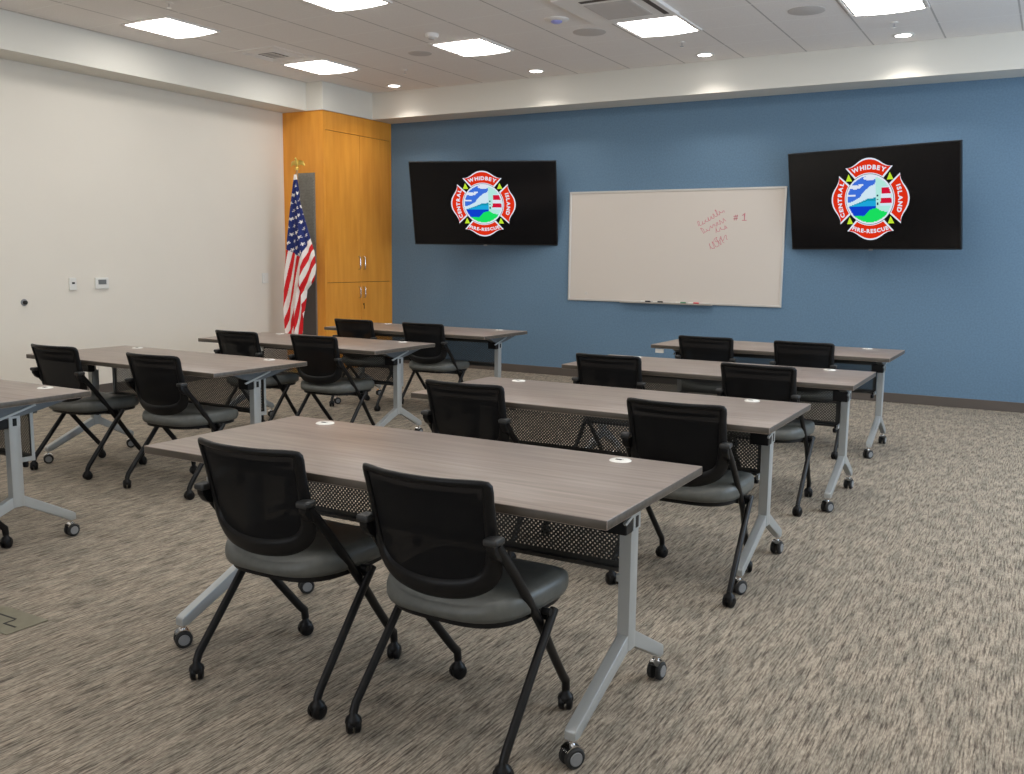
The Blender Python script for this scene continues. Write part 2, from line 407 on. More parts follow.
finish(bm, 'louvre', M['vent'], r_)
# ceiling cassette (air conditioner)
r_ = empty('ceiling_cassette', (-3.22, 7.30, ZC), 'large white ceiling air cassette with grey centre grille and dark slots', 'air conditioner')
bm = bmesh.new(); box(bm, -0.40, 0.36, -0.46, 0.40, -0.03, 0, bevel=0.008); finish(bm, 'fascia', M['vent'], r_)
bm = bmesh.new()
box(bm, -0.21, 0.19, -0.25, 0.24, -0.034, -0.03)
for k in range(14): box(bm, -0.20, 0.18, -0.235 + k * 0.034, -0.225 + k * 0.034, -0.038, -0.034)
finish(bm, 'return_grille', M['spk'], r_)
for q in ((-0.20, 0.20, -0.36, -0.31), (0.27, 0.315, -0.30, 0.28)):
    bm = bmesh.new(); box(bm, *q, -0.033, -0.030); finish(bm, 'air_slot', M['ventdark'], r_)

# ------------------------------------------------------------------ cupboard
cb = empty('wooden_cupboard', (XW, CY, 0), 'tall orange maple corner cupboard with two upper and two lower doors', 'cupboard')
cb.location = (0, 0, 0)
bm = bmesh.new()
box(bm, XW + 0.002, CX - 0.02, CY, YB - 0.002, 0, ZS - 0.001)
finish(bm, 'carcass', M['maple'], cb)
bm = bmesh.new()                                               # face frame: top rail, corner stiles, plinth
box(bm, CX - 0.02, CX, CY, YB - 0.002, 2.893, ZS - 0.001); box(bm, CX - 0.02, CX, CY, 8.80, 0, 2.893)
box(bm, CX - 0.02, CX, 10.045, YB - 0.002, 0, 2.893); box(bm, CX - 0.02, CX - 0.002, 8.80, 10.045, 0, 0.10)
finish(bm, 'face_frame', M['maple'], cb)
bm = bmesh.new(); box(bm, CX - 0.02, CX - 0.017, 8.80, 10.045, 0.10, 2.893); finish(bm, 'door_gap', M['seam'], cb)
def cdoor(y0, y1, z0, z1, hy, hz0, hz1):
    bm = bmesh.new(); box(bm, CX - 0.016, CX + 0.001, y0 + 0.0025, y1 - 0.0025, z0 + 0.003, z1 - 0.003, bevel=0.0015, seg=1)
    d = finish(bm, 'door', M['maple'], cb)
    bm = bmesh.new(); tube(bm, smoothpath([(CX, hy, hz0), (CX + 0.03, hy, hz0 + 0.012), (CX + 0.034, hy, (hz0 + hz1) / 2), (CX + 0.03, hy, hz1 - 0.012), (CX, hy, hz1)], 5), 0.007, 8, up=Vector((0, 1, 0)))
    tag(finish(bm, 'handle', M['chrome'], d, smooth=50), 'chrome bow handle')
    return d
YM = 9.435
cdoor(8.80, YM, 1.08, 2.89, YM - 0.045, 1.24, 1.40); cdoor(YM, 10.045, 1.08, 2.89, YM + 0.05, 1.24, 1.40)
cdoor(8.80, YM, 0.10, 1.08, YM - 0.045, 0.88, 1.02); dr = cdoor(YM, 10.045, 0.10, 1.08, YM + 0.05, 0.88, 1.02)
bm = bmesh.new(); lathe(bm, [(0.012, 0), (0.012, 0.006), (0.001, 0.007)], (CX, YM + 0.05, 0.80), 'x', 12)
tube(bm, [(CX + 0.008, YM + 0.05, 0.80), (CX + 0.009, YM + 0.052, 0.74)], 0.004, 6)
finish(bm, 'lock', M['black'], dr)
# equipment grille let into the end panel
bm = bmesh.new()
gx0, gx1 = -8.08, -7.775
box(bm, gx0, gx1, CY - 0.012, CY, 0.30, 2.39)
finish(bm, 'grille_frame', M['grille'], cb)
bm = bmesh.new()
z = 1.32
while z < 2.36: box(bm, gx0 + 0.015, gx1 - 0.015, CY - 0.020, CY - 0.012, z, z + 0.016); z += 0.034
finish(bm, 'louvre', M['grille'], cb)
bm = bmesh.new(); box(bm, gx0 + 0.012, gx1 - 0.012, CY - 0.017, CY - 0.012, 0.33, 1.28); finish(bm, 'lower_panel', mat('dark_grey_panel', (0.085, 0.08, 0.075), 0.6), cb)

# ------------------------------------------------------------------ things on the left wall
def on_left(name, y, z, label, cat): return empty(name, (XW, y, z), label, cat)
r_ = on_left('thermostat', 6.134, 1.11, 'white thermostat with grey display on the left wall', 'thermostat')
bm = bmesh.new(); box(bm, 0, 0.022, -0.075, 0.075, -0.055, 0.055, bevel=0.006); finish(bm, 'housing', M['white'], r_)
bm = bmesh.new(); box(bm, 0.022, 0.024, -0.045, 0.045, -0.012, 0.035); finish(bm, 'display', mat('lcd_grey', (0.16, 0.17, 0.17), 0.3), r_)
r_ = on_left('wall_sensor', 5.812, 1.107, 'narrow white wall sensor with a dark window left of the thermostat', 'sensor')
bm = bmesh.new(); box(bm, 0, 0.02, -0.038, 0.038, -0.06, 0.06, bevel=0.006); finish(bm, 'housing', M['white'], r_)
bm = bmesh.new(); box(bm, 0.02, 0.022, -0.014, 0.016, 0.0, 0.018); finish(bm, 'sensor_window', M['black'], r_)
r_ = on_left('wall_jack', 5.308, 0.946, 'small dark round fitting on the left wall below the sensor', 'wall fitting')
bm = bmesh.new(); lathe(bm, [(0.032, 0), (0.032, 0.006), (0.026, 0.01), (0.001, 0.01)], (0, 0, 0), 'x', 20); finish(bm, 'collar', M['castergrey'], r_, smooth=40)
bm = bmesh.new(); lathe(bm, [(0.019, 0.009), (0.017, 0.035), (0.010, 0.042), (0.001, 0.043)], (0, 0, 0), 'x', 16); finish(bm, 'knob', M['rubber'], r_, smooth=40)
r_ = on_left('light_switch', 8.40, 1.13, 'white light switch plate on the left wall beside the flag', 'switch')
bm = bmesh.new(); box(bm, 0, 0.008, -0.05, 0.05, -0.062, 0.062, bevel=0.003); finish(bm, 'plate', M['white'], r_)
bm = bmesh.new(); box(bm, 0.008, 0.013, -0.018, 0.018, -0.034, 0.034, bevel=0.002); finish(bm, 'rocker', M['white'], r_)

# ------------------------------------------------------------------ whiteboard
wb = empty('whiteboard', (-3.757, YB, 1.548), 'white board with faint red writing between the two televisions', 'whiteboard')
hw, hh = 1.262, 0.632
bm = bmesh.new(); box(bm, -hw + 0.015, hw - 0.015, -0.014, -0.001, -hh + 0.015, hh - 0.015); finish(bm, 'writing_surface', M['board'], wb)
bm = bmesh.new()
for q in ((-hw, hw, -hh, -hh + 0.022), (-hw, hw, hh - 0.022, hh), (-hw, -hw + 0.022, -hh + 0.022, hh - 0.022), (hw - 0.022, hw, -hh + 0.022, hh - 0.022)):
    box(bm, q[0], q[1], -0.022, -0.001, q[2], q[3], bevel=0.002, seg=1)
finish(bm, 'frame', M['alu'], wb)
bm = bmesh.new(); prism(bm, [(-0.022, -hh + 0.012), (-0.022, -hh), (-0.075, -hh - 0.004), (-0.080, -hh + 0.012), (-0.076, -hh + 0.012), (-0.072, -hh + 0.004), (-0.03, -hh + 0.006)], 'x', -0.57, 0.52); finish(bm, 'marker_tray', M['alu'], wb)
# faint handwriting (thin ribbons of ink lying on the surface)
bm = bmesh.new()
def stroke(pts, w=0.0030):
    pts = [Vector((p[0], -0.0143, p[1])) for p in pts]
    sweep(bm, pts, [(-w, -0.0002), (w, -0.0002), (w, 0.0002), (-w, 0.0002)], up=Vector((0, 1, 0)))
def scribble(x, z, ang, length, h, seed, word):
    rr = random.Random(seed); ca, sa = math.cos(ang), math.sin(ang); n = len(word); st = length / n; pts = []
    for i, ch in enumerate(word):                      # joined-up letters: each a small loop or hump
        tall = 1.0 if ch in 'FEStdlh0235' else 0.55
        for a, b in ((0.1, 0.0), (0.3, tall), (0.55, tall * 0.8), (0.5, 0.12), (0.85, 0.0)):
            u, v = (i + a + rr.uniform(-.22, .22)) * st, (b * rr.uniform(0.55, 1.15) + rr.uniform(-.12, .12)) * h
            pts.append((x + ca * u - sa * v, z + sa * u + ca * v))
    sp = smoothpath([(p[0], 0, p[1]) for p in pts], 3)
    stroke([(p.x, p.z) for p in sp])
scribble(0.325, 0.225, R(29), 0.33, 0.062, 1, 'Furnistin')
scribble(0.37, 0.145, R(29), 0.30, 0.06, 2, 'Session')
scribble(0.52, 0.155, R(22), 0.14, 0.06, 3, 'tne')
scribble(0.50, 0.055, R(12), 0.16, 0.05, 4, '202')
scribble(0.46, -0.03, R(28), 0.19, 0.06, 5, '3205')
finish(bm, 'handwriting', M['red_ink'], wb)['label'] = 'faint red marker handwriting'
bm = bmesh.new()
for a in ((0.715, 0.285, 0.728, 0.345), (0.735, 0.285, 0.748, 0.345), (0.705, 0.328, 0.755, 0.333), (0.703, 0.302, 0.753, 0.307)): stroke([(a[0], a[1]), (a[2], a[3])], 0.004)
finish(bm, 'number_sign', M['red_ink'], wb)['label'] = 'faint red number sign'
bm = bmesh.new()
stroke([(0.80, 0.335), (0.825, 0.36), (0.825, 0.285)], 0.0045); stroke([(0.80, 0.285), (0.85, 0.285)], 0.004)
finish(bm, 'numeral', M['red_ink'], wb)['label'] = 'faint red figure one'
bm = bmesh.new(); box(bm, -1.04, -1.01, -0.020, -0.0142, -0.56, -0.53, bevel=0.002); tag(finish(bm, 'corner_badge', M['spk'], wb), 'small dark square badge')
wb.location = (-3.757, YB, 1.548)
def marker(x, cm, label):
    r = empty('marker', (x, YB - 0.052, 0.916 + 0.0145), label, 'marker', 'markers in the whiteboard tray')
    bm = bmesh.new(); lathe(bm, [(0.003, -0.06), (0.009, -0.055), (0.009, 0.02), (0.001, 0.0205)], (0, 0, 0), 'x', 12); finish(bm, 'barrel', M['white'], r, smooth=50)
    bm = bmesh.new(); lathe(bm, [(0.010, 0.0), (0.010, 0.055), (0.006, 0.062), (0.001, 0.062)], (0, 0, 0), 'x', 12); finish(bm, 'cap', cm, r, smooth=50)
    r.location.z += 0.002
    return r
MG = mat('green_plastic', (0.03, 0.16, 0.07), 0.4); MR = mat('red_plastic', (0.55, 0.05, 0.06), 0.4)
marker(-4.02, M['black'], 'black-capped marker in the whiteboard tray, leftmost')
marker(-3.87, M['black'], 'black-capped marker in the whiteboard tray, right of the first black one')
marker(-3.60, MG, 'green-capped marker in the whiteboard tray')
marker(-3.45, MR, 'red-capped marker in the whiteboard tray')

# ------------------------------------------------------------------ televisions with the fire-rescue emblem
def em(name, c, s=1.0): return mat(name, (0, 0, 0), 0.6, 0, 0.0, emit=c, es=s)
EM = [em('e_white', srgb(225, 232, 245), 0.95), em('e_red', srgb(222, 48, 20), 0.95), em('e_sky', srgb(60, 110, 215)), em('e_cloud', srgb(205, 228, 240)),
      em('e_teal', srgb(20, 145, 175)), em('e_aqua', srgb(30, 165, 215)), em('e_water', srgb(15, 65, 200)), em('e_green', srgb(25, 220, 95)),
      em('e_mint', srgb(175, 228, 218)), em('e_crimson', srgb(205, 20, 55)), em('e_lime', srgb(190, 225, 50)), em('e_dark', srgb(30, 50, 80))]
def interp(x, pts):
    if x <= pts[0][0]: return pts[0][1]
    for (a, b), (c, d) in zip(pts, pts[1:]):
        if x <= c: return b + (d - b) * (x - a) / (c - a)
    return pts[-1][1]
def disc_colour(x, y):
    if y < interp(x, [(-.75, -.72), (-.55, -.66), (-.3, -.70), (-.16, -.62), (.03, -.43), (.29, -.36), (.5, -.48), (.74, -.55), (1, -.6)]): return 7
    if x > 0.45 and -0.55 < y < 0.75:                               # the lighthouse
        hwid = 0.16 + (0.55 - y) * 0.12
        if abs(x - 0.72) < hwid and y < 0.5:
            if 0.22 < y < 0.47 or -0.18 < y < 0.02: return 9
            if 0.02 <= y <= 0.22: return 0
            return 8 if y < -0.3 else 3
        return 8
    if x > 0.29 and y > -0.5:
        if abs(x - 0.36) < 0.025 and (abs(y - 0.15) < .04 or abs(y + .02) < .03 or abs(y + 0.2) < .04): return 11
        if y < 0.9: return 8
    if x < 0.3 and y < -0.28: return 6
    if y < interp(x, [(-1, -.3), (-.8, -.24), (-.4, -.10), (-.1, .02), (.3, .07)]):
        return 4 if y > interp(x, [(-1, -.3), (-.4, -.16), (-.05, -.06), (.3, -.08)]) else 5
    if y < interp(x, [(-1, -.14), (-.7, -.05), (-.45, .07), (-.2, .36), (.05, .55), (.25, .62), (.34, .85), (.5, .98)]): return 3
    for cx, cy, a, b in ((-.62, .52, .26, .08), (.05, .88, .3, .09), (-.78, .18, .2, .035), (-.35, .6, .12, .05)):
        if ((x - cx) / a) ** 2 + ((y - cy) / b) ** 2 < 1: return 0
    return 2
def emblem_mesh(RR):
    """flat emblem in the x-z plane, facing -y, RR = radius of the round picture"""
    bm = bmesh.new()
    def poly(pts, d, mi):
        f = bm.faces.new([bm.verts.new((x * RR, -d, y * RR)) for x, y in pts]); f.material_index = mi
    def arm():
        a0 = math.asin(0.62 / 1.06); inner = [(1.06 * math.sin(a0 - 2 * a0 * k / 10), 1.06 * math.cos(a0 - 2 * a0 * k / 10)) for k in range(11)]
        out = [(-1.03, 1.33), (-.90, 1.335), (-.78, 1.365), (-.62, 1.45), (-.45, 1.57), (-.28, 1.66), (-.12, 1.70), (0, 1.71)]
        return inner + out + [(-x, y) for x, y in out[::-1][1:]]
    P = arm(); cx, cy = 0, 1.30
    Q = [(cx + (x - cx) * 0.925, cy + (y - cy) * 0.84) for x, y in P]
    for k in range(4):
        c, s = math.cos(k * math.pi / 2), math.sin(k * math.pi / 2)
        rot = lambda L: [(c * x - s * y, s * x + c * y) for x, y in L]
        poly(rot(P), 0.0010, 0); poly(rot(Q), 0.0016, 1)
        tri = [(-.13, -.12), (.15, -.12), (.0, .18)]
        c2, s2 = math.cos(-math.pi / 4 + k * math.pi / 2 * 0), 0
        sx, sy = ((1, 1), (-1, 1), (-1, -1), (1, -1))[k]
        poly([(sx * .90 + x, sy * .90 + y) for x, y in tri], 0.0010, 10)
    poly([(1.04 * math.cos(2 * math.pi * k / 48), 1.04 * math.sin(2 * math.pi * k / 48)) for k in range(48)], 0.0022, 0)
    N = 56; V = {}
    for i in range(N):
        for j in range(N):
            x, y = (i + .5) / N * 2 - 1, (j + .5) / N * 2 - 1
            if x * x + y * y > 0.965 ** 2: continue
            ids = []
            for a, b in ((i, j), (i + 1, j), (i + 1, j + 1), (i, j + 1)):
                if (a, b) not in V: V[(a, b)] = bm.verts.new(((a / N * 2 - 1) * RR, -0.0028, (b / N * 2 - 1) * RR))
                ids.append(V[(a, b)])
            f = bm.faces.new(ids); f.material_index = disc_colour(x, y)
    # lettering: each glyph made once, then laid along its arm
    dg = None
    def glyph(ch):
        cu = bpy.data.curves.new('glyph', 'FONT'); cu.body = ch; cu.size = 1.0; cu.align_x = 'CENTER'; cu.offset = 0.045; cu.resolution_u = 3
        ob = bpy.data.objects.new('glyph', cu); COL.objects.link(ob)
        bpy.context.view_layer.update()
        me = bpy.data.meshes.new_from_object(ob.evaluated_get(bpy.context.evaluated_depsgraph_get()))
        w = max([v.co.x for v in me.vertices], default=0) - min([v.co.x for v in me.vertices], default=0)
        bpy.data.objects.remove(ob); return me, w
    def word(txt, size, arc, radius, rot, gap, flip=False):
        gs = [glyph(c) for c in txt]; tot = sum(g[1] for g in gs) * size * 1.12 + gap * (len(txt) - 1); u = -tot / 2
        c, s = math.cos(rot), math.sin(rot)
        for me, w in gs:
            w *= size * 1.12; uc = u + w / 2; u += w + gap
            sag = arc * uc * uc; sl = 2 * arc * uc
            base = (radius - sag) if not flip else (-radius + sag)
            ang = -math.atan(sl) if not flip else math.atan(sl)
            ca, sa = math.cos(ang), math.sin(ang)
            idx = {}
            for pl in me.polygons:
                vs = []
                for vi in pl.vertices:
                    if vi not in idx:
                        gx, gy = me.vertices[vi].co.x * size * 1.12, (me.vertices[vi].co.y - 0.35) * size
                        px, py = uc + ca * gx - sa * gy, base + sa * gx + ca * gy
                        idx[vi] = bm.verts.new(((c * px - s * py) * RR, -0.0024, (s * px + c * py) * RR))
                    vs.append(idx[vi])
                try: f = bm.faces.new(vs); f.material_index = 0
                except ValueError: pass
    word('WHIDBEY', 0.25, 0.28, 1.33, 0, 0.035)
    word('FIRE-RESCUE', 0.22, 0.24, 1.33, 0, 0.02, flip=True)
    word('CENTRAL', 0.25, 0.26, 1.33, math.pi / 2, 0.035)
    word('ISLAND', 0.25, 0.26, 1.33, -math.pi / 2, 0.035)
    me = bpy.data.meshes.new('emblem'); bm.to_mesh(me); bm.free()
    for m in EM: me.materials.append(m)
    return me
EMB = emblem_mesh(0.230)
def television(cx, cy, cz, yaw, tilt, w, label):
    root = empty('television', (cx, YB, cz), label, 'television', 'televisions on the blue wall')
    h = w * 0.5675; mtx = Matrix.Translation((0, cy - YB, 0)) @ Matrix.Rotation(yaw, 4, 'Z') @ Matrix.Rotation(tilt, 4, 'X')
    def put(o, p=None): o.matrix_local = mtx if p is None else Matrix.Identity(4); return o
    bm = bmesh.new(); box(bm, -w / 2, w / 2, 0.0, 0.035, -h / 2, h / 2, bevel=0.004)
    box(bm, -w / 2 + 0.2, w / 2 - 0.2, 0.035, 0.06, -h / 2 + 0.08, h / 2 - 0.25, bevel=0.008)
    put(finish(bm, 'housing', M['bezel'], root))
    bm = bmesh.new(); box(bm, -0.02, 0.02, -0.006, 0.0, -h / 2 - 0.008, -h / 2 + 0.004); put(finish(bm, 'badge', M['castergrey'], root))
    bm = bmesh.new(); box(bm, -w / 2 + 0.012, w / 2 - 0.012, -0.003, 0.002, -h / 2 + 0.018, h / 2 - 0.012)
    sc = put(finish(bm, 'screen', M['screen'], root))
    e = bpy.data.objects.new('emblem', EMB); COL.objects.link(e); e.parent = sc; e.location = (0.0, -0.003, 0.0)
    e['label'] = 'red, white and blue fire-rescue cross emblem with a lighthouse picture'
    bm = bmesh.new()
    d = YB - cy
    box(bm, -0.17, 0.17, d - 0.035, d - 0.001, -0.22, 0.22, bevel=0.004)
    o = finish(bm, 'wall_mount', M['blackmetal'], root); o.location = (0, cy - YB, 0)
    bm = bmesh.new()
    for s in (-1, 1):
        tube(bm, [(s * 0.10, d - 0.03, 0.1), (s * 0.06, 0.13, 0.05), (s * 0.06, 0.065, 0.0)], 0.018, 8)
        tube(bm, [(s * 0.10, d - 0.03, -0.1), (s * 0.06, 0.13, -0.06), (s * 0.06, 0.065, -0.02)], 0.018, 8)
    o = finish(bm, 'mount_arm', M['blackmetal'], root); o.location = (0, cy - YB, 0)
    return root
television(-5.964, 9.66, 2.038, R(19.5), R(16), 1.765, 'black television left of the whiteboard, angled to the right, showing a fire-rescue emblem')
television(-1.61, 9.70, 2.007, R(-17.3), R(10.5), 1.72, 'black television right of the whiteboard, angled to the left, showing a fire-rescue emblem')

# ------------------------------------------------------------------ flag on its floor stand
fl = empty('flag_stand', (-7.825, 8.50, 0), 'flagpole with gold eagle and floor stand in front of the cupboard', 'flagpole')
bm = bmesh.new(); lathe(bm, [(0.17, 0.0), (0.17, 0.012), (0.13, 0.03), (0.05, 0.05), (0.025, 0.09), (0.022, 0.14), (0.001, 0.14)], n=32); finish(bm, 'base', M['gold'], fl, smooth=40)
bm = bmesh.new(); tube(bm, [(0, 0, 0.10), (0, 0, 2.40)], 0.013, 14); finish(bm, 'pole', noise_mat('oak_pole', (0.35, 0.19, 0.07), (0.45, 0.26, 0.1), 5, (8, 8, 1)), fl, smooth=50)
bm = bmesh.new()                                               # eagle: ball, body, head, two raised wings
lathe(bm, [(0.004, 2.395), (0.02, 2.40), (0.024, 2.42), (0.012, 2.44), (0.006, 2.445)], n=16)
sweep(bm, [(0, 0, 2.435), (0, 0, 2.465), (0, -0.004, 2.50), (0, -0.012, 2.52), (0, -0.022, 2.532), (0, -0.036, 2.528)], circ(0.022, 10), scales=[0.3, 0.9, 0.85, 0.5, 0.55, 0.15])
for s in (-1, 1):
    sweep(bm, [(0, 0, 2.47), (s * 0.04, 0.005, 2.487), (s * 0.08, 0.01, 2.48), (s * 0.105, 0.015, 2.448)], circ(0.008, 8, 0.026), up=Vector((0, 0, 1)), scales=[1, 1.1, 0.9, 0.35])
finish(bm, 'eagle', M['gold'], fl, smooth=60)['label'] = 'gold spread-winged eagle finial'
PXM = 1 / 85.0                                                  # size of one cell of the pattern study, metres
def flag_mesh():
    """a gathered cloth hanging from the pole: folds run down, the pattern lies on the cloth"""
    NX, NZ = 120, 330
    top, bot = 2.345, 0.42
    L = lambda t: interp(t, [(0, -.022), (.10, -.050), (.25, -.085), (.42, -.115), (.6, -.16), (.8, -.185), (.92, -.175), (1, -.13)])
    Rr = lambda t: interp(t, [(0, .012), (.10, .055), (.25, .115), (.36, .185), (.48, .265), (.58, .285), (.66, .25), (.72, .14), (.85, .10), (1, .05)])
    bm = bmesh.new(); g = []
    for j in range(NZ + 1):
        t = j / NZ; l, r = L(t), Rr(t); row = []
        for i in range(NX + 1):
            s = i / NX; x = l + (r - l) * s
            amp = 0.045 * min(1, t * 2.2 + 0.15)
            y = -0.03 - amp * (0.5 + 0.5 * math.sin(s * 9.5 + 1.2 + 0.6 * t)) - 0.35 * amp * math.sin(s * 21 + 2 * t) - 0.02 * math.exp(-((x - 0.085) / 0.02) ** 2)
            z = top + (bot - top) * t + 0.10 * (s - 0.4) * (t > 0.0) * t * (1 if s < 0.99 else 1) - (0.05 * (1 - s) if t > 0.999 else 0)
            row.append(bm.verts.new((x, y, z)))
        g.append(row)
    for j in range(NZ):
        for i in range(NX):
            f = bm.faces.new((g[j][i], g[j][i + 1], g[j + 1][i + 1], g[j + 1][i]))
            c = f.calc_center_median(); X = c.x / PXM; Z = (top - c.z) / PXM      # right, down
            t = (j + .5) / NZ; crease = 0.9 * 8
            if t < 0.03: mi = 0
            else:
                q1 = 76 + 0.55 * (X + 1)                      # lower hem of the union on the left of the crease
                q2 = 84 - 1.95 * (X - 7)                      # its slanting edge on the right
                inside = (Z < q1 + 3 if X < 7 else Z < q2)
                if inside:
                    a, b = X * 1.0 / 5.4, (Z + 0.35 * X) / 7.6
                    row_i = math.floor(b); a += 0.5 * (row_i % 2); fx, fy = a - math.floor(a) - .5, b - row_i - .5
                    dx, dy = fx * 5.4, fy * 7.6; rad = math.hypot(dx, dy); th = math.atan2(dx, dy)
                    star = 1.25 + 0.75 * math.cos(5 * th)
                    mi = 0 if rad < star * 0.98 else 2
                elif X < 7: mi = 1 if math.floor((Z + 4.2 * X) / 13.5) % 2 == 0 else 0
                else: mi = 1 if math.floor((Z + 1.95 * X - 97.5) / 9.0) % 2 == 1 else 0
            f.material_index = mi; f.smooth = True
    me = bpy.data.meshes.new('flag'); bm.to_mesh(me); bm.free()
    for nm, c in (('flag_white', srgb(245, 238, 232)), ('flag_red', srgb(215, 35, 40)), ('flag_blue', srgb(38, 50, 110))): me.materials.append(mat(nm, c, 0.65, 0, 0.2))
    o = bpy.data.objects.new('flag', me); COL.objects.link(o); o.location = (-7.815, 8.50, 0)
    so = o.modifiers.new('thickness', 'SOLIDIFY'); so.thickness = 0.002
    return o
tag(flag_mesh(), 'stars and stripes flag hanging in folds from the pole', 'flag')

# ------------------------------------------------------------------ floor box
r_ = empty('floor_box', (-3.40, 2.035, 0), 'olive metal floor outlet cover set in the carpet at the lower left', 'floor outlet')
bm = bmesh.new(); box(bm, -0.16, 0.13, -0.085, 0.085, 0.0, 0.004, bevel=0.0015, seg=1); finish(bm, 'cover_plate', M['olive'], r_)
for q in ((-0.15, 0.02, 0.018, 0.026), (0.018, 0.026, -0.03, 0.018), (0.026, 0.095, -0.03, -0.022), (-0.04, 0.0, -0.045, -0.035)):
    bm = bmesh.new(); box(bm, *q, 0.004, 0.0048); finish(bm, 'cable_slot', M['rubber'], r_)

# ------------------------------------------------------------------ casters
def caster_mesh(kind):
    """twin-wheel caster, origin on the floor under the wheel axis, stem going up"""
    bm = bmesh.new()
    if kind == 'table':
        r = 0.031
        for s in (-1, 1):
            lathe(bm, [(r * 0.5, s * 0.024), (r * 0.86, s * 0.024), (r, s * 0.020), (r, s * 0.009), (r * 0.8, s * 0.006)][::s], (0, 0, r), 'x', 24, 0)
            lathe(bm, [(0.001, s * 0.0262), (r * 0.62, s * 0.0262), (r * 0.66, s * 0.0235)][::s], (0, 0, r), 'x', 20, 1)
        n = 10; rr = r + 0.004                                    # the hood over the wheels
        prof = [(rr * math.cos(R(-10 + 150 * k / n)), r + rr * math.sin(R(-10 + 150 * k / n))) for k in range(n + 1)]
        prof += [(rr * 0.45 * math.cos(R(140 - 150 * k / n)), r + rr * 0.45 * math.sin(R(140 - 150 * k / n))) for k in range(n + 1)]
        prism(bm, prof, 'x', -0.0055, 0.0055, 2)
        sweep(bm, [Vector((0, p[0], p[1])) for p in prof[2:n + 1]], [(-0.0015, -0.018), (0.0015, -0.018), (0.0015, 0.018), (-0.0015, 0.018)], 2)
        lathe(bm, [(0.008, 0.05), (0.008, 0.085)], (0, 0.0, 0), 'z', 12, 2)
        return bm, [M['rubber'], M['castergrey'], M['chrome']]
    r = 0.026
    for s in (-1, 1):
        lathe(bm, [(0.001, s * 0.023), (r * 0.7, s * 0.0225), (r * 0.95, s * 0.018), (r, s * 0.013), (r, s * 0.004), (r * 0.6, s * 0.003)][::s], (0, 0, r), 'x', 20, 0)
    lathe(bm, [(0.001, r - 0.004), (0.021, r), (0.026, r + 0.010), (0.023, r + 0.022), (0.013, r + 0.031), (0.010, 0.075), (0.001, 0.075)], (0, 0, 0), 'z', 16, 0)
    return bm, [M['black']]

